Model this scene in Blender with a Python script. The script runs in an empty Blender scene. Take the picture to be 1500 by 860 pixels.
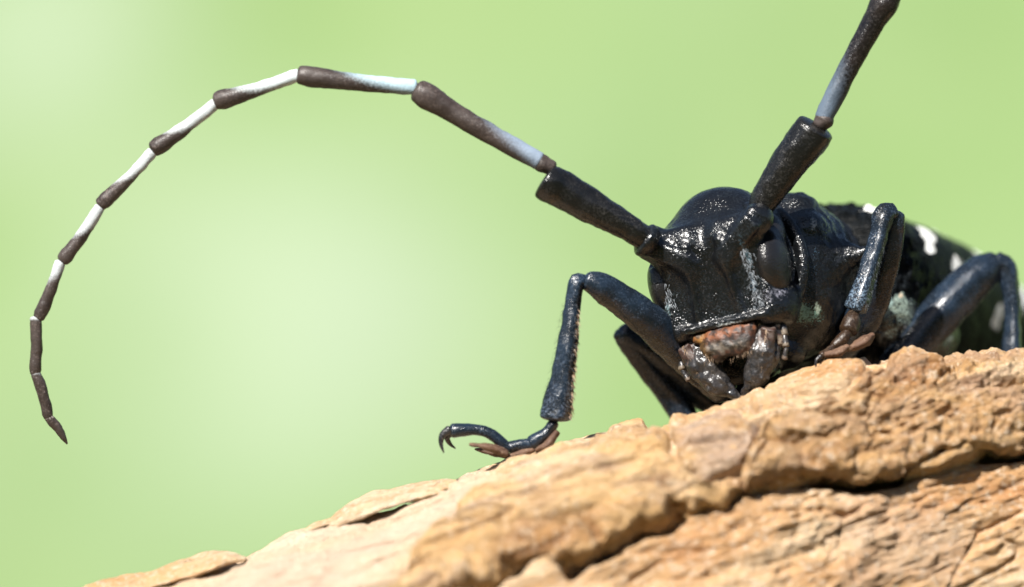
import bpy, math, random
import numpy as np
from mathutils import Vector, Matrix, Euler

random.seed(7); rng = np.random.default_rng(7)
sc = bpy.context.scene
col = sc.collection

# ------------------------------------------------------------------ camera, sky, sun, exposure
# macro scale: 1 unit is about 3 mm; the beetle is about 10 units long
D = 60.0                                   # lens to plane of focus
cam_d = bpy.data.cameras.new('camera'); cam = bpy.data.objects.new('camera', cam_d); col.objects.link(cam)
cam.location = (0, -D, 0); cam.rotation_euler = (math.radians(90), 0, 0)
cam_d.sensor_width = 36; cam_d.lens = 36 * D / 15.0
cam_d.clip_start = 1; cam_d.clip_end = 20000
cam_d.dof.use_dof = True; cam_d.dof.focus_distance = D + 0.75
cam_d.dof.aperture_fstop = 0.144 / 2.0
sc.camera = cam

SUN = Vector((-0.36, -0.64, 0.76)).normalized()
sun_el = math.asin(SUN.z); sun_az = math.atan2(SUN.x, SUN.y)
w = bpy.data.worlds.new('World'); sc.world = w; w.use_nodes = True
wn = w.node_tree; bg = wn.nodes['Background']
sky = wn.nodes.new('ShaderNodeTexSky'); sky.sky_type = 'NISHITA'; sky.sun_disc = False
sky.sun_elevation = sun_el; sky.sun_rotation = sun_az
wn.links.new(sky.outputs[0], bg.inputs[0]); bg.inputs[1].default_value = 0.05
sl = bpy.data.lights.new('sun', 'SUN'); sl.energy = 5.0; sl.angle = math.radians(0.5); sl.color = (1, .96, .9)
so = bpy.data.objects.new('sun', sl); col.objects.link(so)
so.rotation_euler = SUN.to_track_quat('Z', 'Y').to_euler(); so.location = SUN * 100
sc.view_settings.view_transform = 'Standard'; sc.view_settings.look = 'None'
sc.view_settings.exposure = 1.05; sc.view_settings.gamma = 1

# ------------------------------------------------------------------ helpers
def W(px, py, y=0.0):
    """a point of the place at depth y, from where its bearing was read off the photograph"""
    f = (D + y) / D
    return np.array([(px - 750) / 100 * f, y, (430 - py) / 100 * f])
def PX(v):
    f = D / (D + v[..., 1])
    return v[..., 0] * f * 100 + 750, 430 - v[..., 2] * f * 100
def ss(a, b, x):
    t = np.clip((x - a) / (b - a), 0, 1); return t * t * (3 - 2 * t)
_perm = rng.permutation(256); _perm = np.concatenate([_perm, _perm, _perm])
_grad = rng.normal(size=(256, 3)); _grad /= np.linalg.norm(_grad, axis=1)[:, None]
def perlin(p):
    p = np.asarray(p, float); i = np.floor(p).astype(int); f = p - i; i &= 255
    u = f * f * f * (f * (f * 6 - 15) + 10); out = 0
    for dx in (0, 1):
        for dy in (0, 1):
            for dz in (0, 1):
                h = _perm[_perm[_perm[(i[..., 0] + dx) & 255] + ((i[..., 1] + dy) & 255)] + ((i[..., 2] + dz) & 255)]
                g = _grad[h]; d = f - np.array([dx, dy, dz])
                wt = (u[..., 0] if dx else 1 - u[..., 0]) * (u[..., 1] if dy else 1 - u[..., 1]) * (u[..., 2] if dz else 1 - u[..., 2])
                out = out + wt * (g * d).sum(-1)
    return out * 1.6
def fbm(p, o=4, lac=2.0, gain=.5):
    s = 0; a = 1
    for k in range(o): s = s + a * perlin(np.asarray(p) * lac ** k + 17.3 * k); a *= gain
    return s
def ridged(p, o=3):
    s = 0; a = 1
    for k in range(o): s = s + a * (1 - 2 * np.abs(perlin(np.asarray(p) * 2 ** k + 9.1 * k))); a *= .5
    return s

def tag(o, label=None, cat=None, group=None, kind=None):
    for k, v in (('label', label), ('category', cat), ('group', group), ('kind', kind)):
        if v: o[k] = v
    return o
def mesh(name, verts, faces, mat, parent=None, paint=None, smooth=True):
    me = bpy.data.meshes.new(name)
    verts = np.asarray(verts, float)
    if isinstance(faces, np.ndarray):
        n, k = faces.shape
        me.vertices.add(len(verts)); me.vertices.foreach_set('co', verts.ravel().astype(np.float32))
        me.loops.add(n * k); me.loops.foreach_set('vertex_index', faces.ravel().astype(np.int32))
        me.polygons.add(n); me.polygons.foreach_set('loop_start', np.arange(0, n * k, k, dtype=np.int32))
        me.update(calc_edges=True)
    else:
        me.from_pydata([tuple(v) for v in verts], [], faces)
    if smooth: me.polygons.foreach_set('use_smooth', np.ones(len(me.polygons), bool))
    if paint is None: paint = np.zeros((len(verts), 4))
    at = me.attributes.new('paint', 'FLOAT_COLOR', 'POINT'); at.data.foreach_set('color', np.asarray(paint, np.float32).ravel())
    me.validate(); me.update()
    if mat: me.materials.append(mat)
    o = bpy.data.objects.new(name, me); col.objects.link(o)
    if parent: o.parent = parent
    return o
def empty(name, loc=(0, 0, 0)):
    o = bpy.data.objects.new(name, None); col.objects.link(o); o.location = loc; return o
def merge(parts):
    vs, fs, ps, n = [], [], [], 0
    for v, f, p in parts:
        vs.append(v); fs.append(np.asarray(f) + n); ps.append(p if p is not None else np.zeros((len(v), 4))); n += len(v)
    return np.concatenate(vs), np.concatenate(fs), np.concatenate(ps)

def catmull(P, n):
    P = np.asarray(P, float)
    if len(P) == 2: t = np.linspace(0, 1, n)[:, None]; return P[0] * (1 - t) + P[1] * t
    seg = np.linalg.norm(np.diff(P[:, :3], axis=0), axis=1) ** .5; T = np.concatenate([[0], np.cumsum(seg)])
    E = np.vstack([2 * P[0] - P[1], P, 2 * P[-1] - P[-2]]); TT = np.concatenate([[-seg[0]], T, [T[-1] + seg[-1]]])
    out = []
    for t in np.linspace(0, T[-1], n):
        i = min(max(np.searchsorted(T, t, side='right') - 1, 0), len(P) - 2)
        p0, p1, p2, p3 = E[i:i + 4]; t0, t1, t2, t3 = TT[i:i + 4]
        A1 = (t1 - t) / (t1 - t0) * p0 + (t - t0) / (t1 - t0) * p1; A2 = (t2 - t) / (t2 - t1) * p1 + (t - t1) / (t2 - t1) * p2
        A3 = (t3 - t) / (t3 - t2) * p2 + (t - t2) / (t3 - t2) * p3
        B1 = (t2 - t) / (t2 - t0) * A1 + (t - t0) / (t2 - t0) * A2; B2 = (t3 - t) / (t3 - t1) * A2 + (t - t1) / (t3 - t1) * A3
        out.append((t2 - t) / (t2 - t1) * B1 + (t - t1) / (t2 - t1) * B2)
    return np.array(out)
def tube(pts, flat=1.0, n=40, k=28, cap=.6, rough=.012, tilt=None, paint=None, capr=4, ridge=0):
    """pts: rows x, y, z, radius in the place's units -> closed swept skin. flat scales the section across `tilt`."""
    C = catmull(pts, n); c, r = C[:, :3], C[:, 3]
    tan = np.gradient(c, axis=0); tan /= np.linalg.norm(tan, axis=1)[:, None]
    ref = np.array(tilt if tilt is not None else (0, 1, 0.0)); N = []
    for t in tan:
        a = ref - t * (ref @ t); a /= np.linalg.norm(a) + 1e-9; N.append(a)
    N = np.array(N); B = np.cross(tan, N)
    rows = []; tt = []
    for j in range(capr, 0, -1):
        a = j / (capr + .15) * math.pi / 2; rows.append((c[0] - tan[0] * r[0] * cap * math.sin(a), r[0] * math.cos(a), N[0], B[0])); tt.append(0)
    for i in range(n): rows.append((c[i], r[i], N[i], B[i])); tt.append(i / (n - 1))
    for j in range(1, capr + 1):
        a = j / (capr + .15) * math.pi / 2; rows.append((c[-1] + tan[-1] * r[-1] * cap * math.sin(a), r[-1] * math.cos(a), N[-1], B[-1])); tt.append(1)
    ang = np.arange(k) / k * 2 * math.pi; sec = (1 + ridge * np.cos(4 * ang + .9) + ridge * .5 * np.cos(2 * ang + .4))[:, None]
    V = np.concatenate([p + rr * sec * (np.cos(ang)[:, None] * nn * flat + np.sin(ang)[:, None] * bb) for p, rr, nn, bb in rows])
    T = np.repeat(tt, k); ct = np.repeat([row[0] for row in rows], k, axis=0)
    d = V - ct; d /= np.linalg.norm(d, axis=1)[:, None] + 1e-9
    if rough: V = V + d * (fbm(V * 5 + 3, 3) * rough * 1.2 + perlin(V * 22) * rough * .35)[:, None]
    R = len(rows); F = []
    i0 = (np.arange(R - 1)[:, None] * k + np.arange(k)[None]).ravel(); i1 = (np.arange(R - 1)[:, None] * k + (np.arange(k) + 1)[None] % k).ravel()
    F = np.stack([i0, i1, i1 + k, i0 + k], 1)
    V = np.vstack([V, rows[0][0], rows[-1][0]]); T = np.append(T, [0, 1]); d = np.vstack([d, -tan[:1], tan[-1:]])
    m = len(V); q = np.arange(k)
    F = np.vstack([F, np.stack([(q + 1) % k, q, np.full(k, m - 2), np.full(k, m - 2)], 1), np.stack([(R - 1) * k + q, (R - 1) * k + (q + 1) % k, np.full(k, m - 1), np.full(k, m - 1)], 1)])
    P = paint(V, T, d) if paint else np.zeros((m, 4))
    return V, F, P
def quadmesh(name, V, F, mat, parent, P):
    if F.shape[1] == 4:
        tri = F[:, 2] == F[:, 3]
        if tri.any():
            fl = [tuple(f[:3]) if t else tuple(f) for f, t in zip(F.tolist(), tri)]
            return mesh(name, V, fl, mat, parent, P)
    return mesh(name, V, F, mat, parent, P)
def T_(name, pts, mat, parent, **kw):
    V, F, P = tube(pts, **kw); return quadmesh(name, V, F, mat, parent, P)
def pts(*rows):            # rows: px, py, depth, radius in hundredths of a unit
    return [list(W(a, b, y)) + [r / 100 * (D + y) / D] for a, b, y, r in rows]

# ------------------------------------------------------------------ materials
def new_mat(name):
    m = bpy.data.materials.new(name); m.use_nodes = True; nt = m.node_tree
    return m, nt, nt.nodes['Principled BSDF'], nt.nodes.new, nt.links.new
def noise_n(N, L, co, scale, detail=3, rough=.5):
    t = N('ShaderNodeTexNoise'); t.inputs['Scale'].default_value = scale; t.inputs['Detail'].default_value = detail; t.inputs['Roughness'].default_value = rough
    L(co, t.inputs['Vector']); return t.outputs[0]
def ramp(N, L, fac, stops):
    r = N('ShaderNodeValToRGB'); e = r.color_ramp.elements
    for i, (p, c) in enumerate(stops):
        if i < 2: el = e[i]; el.position = p
        else: el = e.new(p)
        el.color = (*c, 1) if len(c) == 3 else c
    L(fac, r.inputs[0]); return r.outputs[0]
def mix(N, L, f, a, b, mode='MIX'):
    m = N('ShaderNodeMix'); m.data_type = 'RGBA'; m.blend_type = mode
    for s, v in ((0, f), (6, a), (7, b)):
        if hasattr(v, 'node'): L(v, m.inputs[s])
        else: m.inputs[s].default_value = v if s == 0 else (*v, 1)
    return m.outputs[2]
def math_n(N, L, op, a, b=0.0, clamp=False):
    m = N('ShaderNodeMath'); m.operation = op; m.use_clamp = clamp
    for s, v in ((0, a), (1, b)):
        if hasattr(v, 'node'): L(v, m.inputs[s])
        else: m.inputs[s].default_value = v
    return m.outputs[0]
def bump(N, L, h, strength, dist, prev=None):
    b = N('ShaderNodeBump'); b.inputs['Strength'].default_value = strength; b.inputs['Distance'].default_value = dist
    L(h, b.inputs['Height'])
    if prev: L(prev, b.inputs['Normal'])
    return b.outputs[0]
def chitin(name, base, var, rough, fuzz, fuzz_amt, pits=40, pit_h=.02, spec=.5, paint_rough=.75, coat=0.0, edge=(.36, .62)):
    m, nt, bs, N, L = new_mat(name)
    co = N('ShaderNodeTexCoord').outputs['Object']
    at = N('ShaderNodeAttribute'); at.attribute_name = 'paint'
    big = noise_n(N, L, co, 2.2, 4, .6)
    c = mix(N, L, ramp(N, L, big, [(.35, (0, 0, 0)), (.65, (1, 1, 1))]), base, var)
    # short lying hairs: fine pale flecks in patches
    fl = noise_n(N, L, co, 30, 2, .75); patch = noise_n(N, L, co, 3.3, 3, .6)
    f1 = math_n(N, L, 'MULTIPLY', ramp(N, L, fl, [(.5, (0, 0, 0)), (.68, (1, 1, 1))]), ramp(N, L, patch, [(.38, (0, 0, 0)), (.66, (1, 1, 1))]))
    f1 = math_n(N, L, 'MULTIPLY', f1, fuzz_amt)
    c = mix(N, L, f1, c, fuzz)
    # painted markings, their edges broken up by the hairs
    a = math_n(N, L, 'ADD', at.outputs['Alpha'], math_n(N, L, 'MULTIPLY', math_n(N, L, 'SUBTRACT', fl, .5), .9))
    a = ramp(N, L, a, [(edge[0], (0, 0, 0)), (edge[1], (1, 1, 1))])
    c = mix(N, L, a, c, at.outputs['Color'])
    L(c, bs.inputs['Base Color'])
    r = math_n(N, L, 'ADD', math_n(N, L, 'MULTIPLY', noise_n(N, L, co, 9, 3), .3), rough - .15)
    r = math_n(N, L, 'ADD', r, math_n(N, L, 'MULTIPLY', math_n(N, L, 'MAXIMUM', a, f1), .3), True)
    L(r, bs.inputs['Roughness']); bs.inputs['Specular IOR Level'].default_value = spec
    bs.inputs['Coat Weight'].default_value = coat; bs.inputs['Coat Roughness'].default_value = .12
    v = N('ShaderNodeTexVoronoi'); v.inputs['Scale'].default_value = pits; L(co, v.inputs['Vector'])
    pit = ramp(N, L, v.outputs['Distance'], [(.0, (0, 0, 0)), (.45, (1, 1, 1))])
    b = bump(N, L, pit, .4, pit_h * .65)
    b = bump(N, L, noise_n(N, L, co, 15, 4, .6), .4, pit_h * 1.0, b)
    L(b, bs.inputs['Normal'])
    return m
M = {}
M['body'] = chitin('black_chitin', (.0035, .0037, .0042), (.006, .0065, .0075), .20, (.09, .12, .14), .2, 30, .026, .6)
M['elytra'] = chitin('elytron_black', (.0028, .003, .003), (.005, .006, .007), .30, (.10, .12, .14), .2, 24, .03, .15)
M['elytra'].node_tree.nodes['Principled BSDF'].inputs['IOR'].default_value = 1.17
M['leg'] = chitin('blue_black_leg', (.006, .008, .011), (.011, .020, .034), .23, (.12, .17, .25), .36, 50, .012, .5)
M['ant'] = chitin('antenna_brown', (.026, .018, .015), (.058, .045, .040), .42, (.15, .115, .10), .7, 44, .014, .40, edge=(.15, .95))
M['mand'] = chitin('mandible_black', (.012, .012, .014), (.03, .026, .024), .3, (.25, .22, .2), .35, 20, .02, .6)
M['pad'] = chitin('tarsal_pad', (.065, .032, .02), (.14, .08, .05), .65, (.5, .36, .25), .5, 60, .02, .3)
m, nt, bs, N, L = new_mat('compound_eye'); co = N('ShaderNodeTexCoord').outputs['Object']
bs.inputs['Base Color'].default_value = (.011, .010, .010, 1); bs.inputs['Roughness'].default_value = .27; bs.inputs['Specular IOR Level'].default_value = .6
v = N('ShaderNodeTexVoronoi'); v.inputs['Scale'].default_value = 38; L(co, v.inputs['Vector']); L(bump(N, L, v.outputs['Distance'], .5, -.012), bs.inputs['Normal']); M['eye'] = m
m, nt, bs, N, L = new_mat('bristle'); bs.inputs['Base Color'].default_value = (.30, .20, .12, 1); bs.inputs['Roughness'].default_value = .5; M['hair'] = m
m, nt, bs, N, L = new_mat('dark_bristle'); bs.inputs['Base Color'].default_value = (.05, .06, .075, 1); bs.inputs['Roughness'].default_value = .5; M['hair2'] = m
m, nt, bs, N, L = new_mat('pale_down'); bs.inputs['Base Color'].default_value = (.30, .33, .36, 1); bs.inputs['Roughness'].default_value = .6; M['hair3'] = m

def bark_mat(name, tones, seed=0.0, crack=1.0):
    m, nt, bs, N, L = new_mat(name)
    tc = N('ShaderNodeTexCoord').outputs['Object']
    mp = N('ShaderNodeMapping'); mp.inputs['Location'].default_value = (seed, seed * .7, -seed); mp.inputs['Rotation'].default_value = (0, math.radians(17), 0)
    L(tc, mp.inputs['Vector']); co = mp.outputs[0]
    st = N('ShaderNodeMapping'); st.inputs['Scale'].default_value = (.30, 1, 1.4); L(co, st.inputs['Vector']); co2 = st.outputs[0]
    at = N('ShaderNodeAttribute'); at.attribute_name = 'paint'
    big = noise_n(N, L, co2, .9, 5, .6)
    c = ramp(N, L, big, [(.30, tones[0]), (.44, tones[1]), (.56, tones[2]), (.70, tones[3])])
    med = noise_n(N, L, co2, 3.6, 5, .65)
    c = mix(N, L, ramp(N, L, med, [(.44, (0, 0, 0)), (.64, (.75,) * 3)]), c, tones[4])
    fine = noise_n(N, L, co, 11, 4, .7)
    c = mix(N, L, ramp(N, L, fine, [(.52, (0, 0, 0)), (.70, (.8,) * 3)]), c, tones[3])
    dk = noise_n(N, L, co2, 8, 5, .8)
    c = mix(N, L, ramp(N, L, dk, [(.585, (0, 0, 0)), (.68, (.75,) * 3)]), c, tones[5])
    lt = noise_n(N, L, co, 6.5, 5, .8)
    c = mix(N, L, ramp(N, L, lt, [(.56, (0, 0, 0)), (.66, (.75,) * 3)]), c, (.88, .78, .62))
    c = mix(N, L, at.outputs['Alpha'], c, at.outputs['Color'])
    L(c, bs.inputs['Base Color']); bs.inputs['Roughness'].default_value = .85; bs.inputs['Specular IOR Level'].default_value = .2
    v = N('ShaderNodeTexVoronoi'); v.feature = 'DISTANCE_TO_EDGE'; v.inputs['Scale'].default_value = 2.6
    wv = mix(N, L, .12, co2, noise_n(N, L, co, 3, 3), 'ADD'); L(wv, v.inputs['Vector'])
    ck = ramp(N, L, v.outputs['Distance'], [(0, (0, 0, 0)), (.06, (1, 1, 1))])
    b = bump(N, L, ck, .7 * crack, .05)
    v2 = N('ShaderNodeTexVoronoi'); v2.feature = 'DISTANCE_TO_EDGE'; v2.inputs['Scale'].default_value = 7; L(wv, v2.inputs['Vector'])
    b = bump(N, L, ramp(N, L, v2.outputs['Distance'], [(0, (0, 0, 0)), (.12, (1, 1, 1))]), .6, .03, b)
    b = bump(N, L, noise_n(N, L, co2, 5, 8, .75), 1.0, .17, b)
    b = bump(N, L, noise_n(N, L, co, 22, 4, .75), 1.0, .05, b)
    L(b, bs.inputs['Normal'])
    return m
TAN = [(.46, .235, .09), (.67, .41, .185), (.79, .55, .30), (.84, .68, .50), (.33, .155, .07), (.09, .035, .018)]
YEL = [(.58, .29, .12), (.75, .45, .22), (.84, .62, .38), (.90, .78, .62), (.56, .31, .135), (.16, .065, .028)]
M['bark'] = bark_mat('bark_plate', TAN, 3.0)
M['wood'] = bark_mat('inner_bark', YEL, 11.0)

# ------------------------------------------------------------------ the ground, the sunny grass bank behind, an added unseen rise behind the camera
def ground():
    xs = np.concatenate([-np.geomspace(9000, 450, 12), np.linspace(-400, 400, 81), np.geomspace(450, 9000, 12)])
    ys = np.concatenate([-np.geomspace(9000, 900, 6), np.linspace(-850, -200, 20), np.linspace(-150, 500, 27), np.linspace(515, 1000, 70), np.geomspace(1050, 9000, 14)])
    X, Y = np.meshgrid(xs, ys, indexing='ij')
    Z = -75 + 330 * ss(480, 900, Y) + 60 * ss(900, 4000, Y) + 300 * ss(-280, -800, Y)  # last term: unseen rise behind the camera, added to darken the beetle's reflections
    pt = np.stack([X, Y, Z], -1)
    Z = Z + fbm(pt / 60, 4) * 5 + fbm(pt / 400, 2) * 6
    V = np.stack([X, Y, Z], -1).reshape(-1, 3); nx, ny = X.shape
    i = (np.arange(nx - 1)[:, None] * ny + np.arange(ny - 1)[None]).ravel(); F = np.stack([i, i + ny, i + ny + 1, i + 1], 1)
    px, py = PX(V)
    far = V[:, 1] > 300
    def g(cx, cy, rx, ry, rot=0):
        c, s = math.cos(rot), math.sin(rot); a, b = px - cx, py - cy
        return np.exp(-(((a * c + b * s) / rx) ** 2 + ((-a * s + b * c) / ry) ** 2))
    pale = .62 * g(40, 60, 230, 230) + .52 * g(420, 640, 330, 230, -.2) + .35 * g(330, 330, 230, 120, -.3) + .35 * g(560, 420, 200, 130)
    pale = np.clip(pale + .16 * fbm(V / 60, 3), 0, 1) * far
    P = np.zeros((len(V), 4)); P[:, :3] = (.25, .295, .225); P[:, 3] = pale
    nearg = ~far; P[nearg, :3] = (.07, .062, .038); P[V[:, 1] < -250, :3] = (.035, .05, .02); P[nearg, 3] = .95  # unseen near ground and added rise coloured dark to cut reflections and green bounce
    m, nt, bs, N, L = new_mat('sunny_grass'); co = N('ShaderNodeTexCoord').outputs['Object']
    at = N('ShaderNodeAttribute'); at.attribute_name = 'paint'
    c = mix(N, L, ramp(N, L, noise_n(N, L, co, .03, 4, .5), [(.35, (0, 0, 0)), (.65, (1, 1, 1))]), (.132, .205, .076), (.155, .222, .094))
    c = mix(N, L, ramp(N, L, noise_n(N, L, co, .6, 4, .6), [(.4, (0, 0, 0)), (.7, (.6,) * 3)]), c, (.175, .232, .11))
    c = mix(N, L, at.outputs['Alpha'], c, at.outputs['Color']); L(c, bs.inputs['Base Color'])
    bs.inputs['Roughness'].default_value = 1; bs.inputs['Specular IOR Level'].default_value = 0
    M['grass'] = m
    o = mesh('meadow', V, F, m, None, P); tag(o, 'pale green sunlit meadow bank far out of focus behind the beetle, with an added unseen rise behind the camera', kind='structure')
ground()

# ------------------------------------------------------------------ the log
SIL = np.array([(-400, 1010), (0, 905), (130, 874), (240, 856), (340, 834), (400, 806), (450, 785), (520, 768), (600, 743), (655, 722), (680, 707), (740, 678), (820, 655), (900, 640), (950, 632), (1000, 619), (1080, 596),
                (1150, 570), (1200, 553), (1260, 545), (1330, 544), (1420, 548), (1500, 552), (1600, 562), (1800, 575), (2100, 610)], float)
def log_grid(x0, x1, nx, th):
    """rows along the log, th = angle round it (0 at the crest, positive towards the lens)"""
    px = np.linspace(x0, x1, nx)
    k = np.exp(-np.linspace(-2.2, 2.2, 9) ** 2); k /= k.sum()
    step = (x1 - x0) / (nx - 1); w_ = max(1, int(14 / step)); off = (np.arange(9) - 4) * w_
    sil = sum(kk * np.interp(px + o_ * step, SIL[:, 0], SIL[:, 1]) for kk, o_ in zip(k, off))
    yc = np.interp(px, [-400, 200, 740, 1080, 1250, 1500, 2100], [-.8, -.4, -.05, -.35, -.1, .4, .8])
    af = np.interp(px, [-400, 300, 700, 1100, 1300, 2100], [5.0, 4.8, 4.2, 2.6, 1.9, 1.9])
    X = (px - 750) / 100; Zc = (430 - sil) / 100 * (D + yc) / D; X = X * (D + yc) / D
    th = np.asarray(th)[None]; b = 6.5
    a = np.where(th > 0, af[:, None], 7.5)
    Y = yc[:, None] - a * np.sin(th); Z = Zc[:, None] - b * (1 - np.cos(th)); X = X[:, None] + 0 * Y
    G = np.stack([X, Y, Z], -1)
    du = np.gradient(G, axis=0); dv = np.gradient(G, axis=1)
    Nn = np.cross(dv, du); Nn /= np.linalg.norm(Nn, axis=-1)[..., None]
    if Nn[nx // 2, len(th[0]) // 2, 1] > 0 and th[0][len(th[0]) // 2] > 0: Nn = -Nn
    return G, Nn
def seg_dist(px, py, line, warp=None):
    d = np.full(px.shape, 1e9)
    for (ax, ay), (bx, by) in zip(line[:-1], line[1:]):
        vx, vy = bx - ax, by - ay; t = np.clip(((px - ax) * vx + (py - ay) * vy) / (vx * vx + vy * vy + 1e-9), 0, 1)
        d = np.minimum(d, np.hypot(px - ax - t * vx, py - ay - t * vy))
    return d
def poly_sd(px, py, poly):
    """signed distance, positive inside"""
    d = seg_dist(px, py, list(poly) + [poly[0]]); ins = np.zeros(px.shape, bool)
    n = len(poly)
    for i in range(n):
        (ax, ay), (bx, by) = poly[i], poly[(i + 1) % n]
        c = ((ay > py) != (by > py)) & (px < (bx - ax) * (py - ay) / ((by - ay) if by != ay else 1e-9) + ax); ins ^= c
    return np.where(ins, d, -d)
ROT = np.array([[math.cos(.3), 0, math.sin(.3)], [0, 1, 0], [-math.sin(.3), 0, math.cos(.3)]])
def grain(G, s=(.5, 1, 1.3)): return (G @ ROT.T) * np.array(s)
def fissures(G, seed=0.0, w=.07, sc_=1.0):
    g = grain(G, (.20, .9, 1.25)) * sc_ + seed
    g = g + np.stack([perlin(g * 2 + 9), perlin(g * 2 + 19), perlin(g * 2 + 29)], -1) * .18
    n = perlin(g * 1.5); m_ = ss(-.15, .35, perlin(g * .9 + 77))
    n2 = perlin(g * 3.4 + 33); m2 = ss(-.05, .4, perlin(g * 1.6 + 57))
    return .17 * m_ * np.exp(-(n / w) ** 2) + .09 * m2 * np.exp(-(n2 / (w * 1.6)) ** 2)
def base_relief(G):
    g = grain(G); gf = grain(G, (.22, 1, 1.7))
    return fbm(g * .8, 3) * .13 + ridged(g * 1.7, 3) * .04 + fbm(g * 4, 4) * .035 - .05 * ss(.25, .6, fbm(g * 2.6 + 60, 4)) + perlin(g * 16) * .010 + ridged(gf * 3.2 + 5, 4) * .026 - fissures(G)
GROOVES = [  # line, width, depth
    ([(1520, 655), (1430, 658), (1372, 662), (1320, 690), (1265, 702), (1170, 690), (1085, 708), (1050, 722)], 11, .8), ([(992, 748), (975, 762), (937, 770), (895, 796), (846, 820), (838, 824)], 11, .85), ([(1030, 738), (1010, 742), (985, 728)], 5, .3), ([(1350, 668), (1378, 655), (1385, 668)], 12, .7), ([(1040, 690), (1075, 690), (1090, 665), (1108, 645), (1114, 622)], 7, .5), ([(985, 634), (1031, 616), (1080, 598), (1112, 600)], 5, .35),
    ([(500, 757), (545, 752), (600, 735), (655, 716)], 5, .35), ([(140, 868), (240, 846), (310, 828), (348, 818)], 5, .35),
    ([(775, 806), (728, 840), (690, 866)], 9, .55),
    ([(1268, 735), (1240, 760), (1234, 800), (1255, 850)], 4, .06), ([(1500, 745), (1440, 775), (1385, 870)], 3, .07),
    ([(1210, 740), (1240, 752), (1255, 745)], 5, .10)]
def core():
    th = np.concatenate([np.linspace(-math.pi, -1.0, 24), np.linspace(-.98, -.06, 40), np.linspace(-.05, 1.12, 420), np.linspace(1.16, math.pi - .05, 30)])
    G, Nn = log_grid(-420, 2100, 1150, th)
    px, py = PX(G)
    h = base_relief(G) - .02 + fissures(G) * .55
    wx = perlin(G * 3.1) * 5; wy = perlin(G * 3.1 + 40) * 5
    for line, wd, dp in GROOVES:
        d = seg_dist(px + wx, py + wy, line); h = h - dp * np.exp(-(d / wd) ** 2)
    # the inner bark below the long split lies lower than the plates above
    low = poly_sd(px + wx, py + wy, GROOVES[0][0] + GROOVES[1][0] + [(700, 900), (1520, 1000)])
    h = h - .10 * ss(-10, 25, low)
    V = (G + Nn * h[..., None]).reshape(-1, 3); nu, nv = px.shape
    i = (np.arange(nu - 1)[:, None] * nv + np.arange(nv)[None]).ravel(); j = (np.arange(nu - 1)[:, None] * nv + (np.arange(nv) + 1)[None] % nv).ravel()
    F = np.stack([i, j, j + nv, i + nv], 1)
    # pale, grey-pink weathered patches and the smooth pale strip on the left
    P = np.zeros((len(V), 4)); q = px.ravel(), py.ravel(); n1 = fbm(grain(V) * .9, 3)
    strip = ss(-60, 40, poly_sd(*q, [(300, 860), (420, 790), (560, 755), (700, 715), (640, 770), (520, 860), (400, 900), (200, 920)]) + n1 * 25)
    P[:, :3] = (.76, .62, .49); P[:, 3] = .75 * strip
    pk = ss(-20, 25, poly_sd(*q, [(1255, 725), (1370, 735), (1450, 770), (1400, 860), (1250, 870), (1235, 790)]) + n1 * 30)
    P[pk > .02, :3] = (.60, .44, .33); P[:, 3] = np.maximum(P[:, 3], .35 * pk)
    return mesh('inner_bark', V, F, M['wood'], LOG, P)
def plate(name, poly, thick, nx_, mat, ragged=7, detail=1.0, seed=0, label=None, tint=None, dome=.0, edge=5.0, pits=None, overhang=.0):
    poly = [tuple(map(float, p)) for p in poly]
    xs = [p[0] for p in poly]; x0, x1 = min(xs) - 14, max(xs) + 14
    nx = int((x1 - x0) / nx_) + 2
    th = np.linspace(-.35, 1.15, 470)
    G, Nn = log_grid(x0, x1, nx, th); px, py = PX(G)
    off = np.array([seed * 3.3, 0, seed * 1.7])
    wx = perlin(G * 2.2 + off) * ragged + perlin(G * 7 + off) * ragged * .45; wy = perlin(G * 2.2 + 31 + off) * ragged + perlin(G * 7 + 31 + off) * ragged * .45
    s = poly_sd(px + wx, py + wy, poly)
    s = np.where(th[None] < -.02, np.minimum(s, 30 + th[None] * 300), s)
    g = grain(G)
    h = base_relief(G) + thick * ss(-edge, edge, s) - .25 * ss(0, -14, s)
    h = h + dome * np.clip(s / 60, 0, 1) ** .5
    h = h + detail * (ridged(g * 2.3 + off, 4) * .022 + np.abs(fbm(g * 4 + off, 4)) * .035 + np.abs(fbm(g * 11 + off, 3)) * .018) * ss(-5, 10, s)
    h = h - fissures(G, seed * 5.1, .08, 1.3) * .8 * ss(0, 8, s)
    if pits: h = h - pits * ss(.18, .5, fbm(g * 3.2 + 7 + off, 3)) * ss(0, 12, s)
    V = G + Nn * h[..., None]
    if overhang: V = V + np.array([0, -.3, -1]) * (overhang * ss(22, 2, s) * ss(-8, 0, s))[..., None]
    V = V.reshape(-1, 3)
    nu, nv = px.shape; keep = (s > -13).reshape(-1)
    i = (np.arange(nu - 1)[:, None] * nv + np.arange(nv - 1)[None]).ravel(); F = np.stack([i, i + 1, i + nv + 1, i + nv], 1)
    F = F[keep[F].all(1)]
    used = np.unique(F); mp = np.full(len(V), -1); mp[used] = np.arange(len(used)); V = V[used]; F = mp[F]
    P = np.zeros((len(V), 4))
    if tint: P[:, :3] = tint[:3]; P[:, 3] = np.clip(tint[3] * ss(-.35, .5, fbm(grain(V) * 1.3 + seed, 3)), 0, 1)
    o = mesh(name, V, F, mat, LOG, P)
    if label: o['label'] = label
    return o
LOG = empty('log', tuple(W(750, 1000, 2)))
LOG['_'] = 0; del LOG['_']
LOGLOC = LOG.location.copy(); LOG.location = (0, 0, 0)
tag(LOG, 'tan orange log with cracked flaking bark that the black beetle stands on', 'log')
core()
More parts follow.
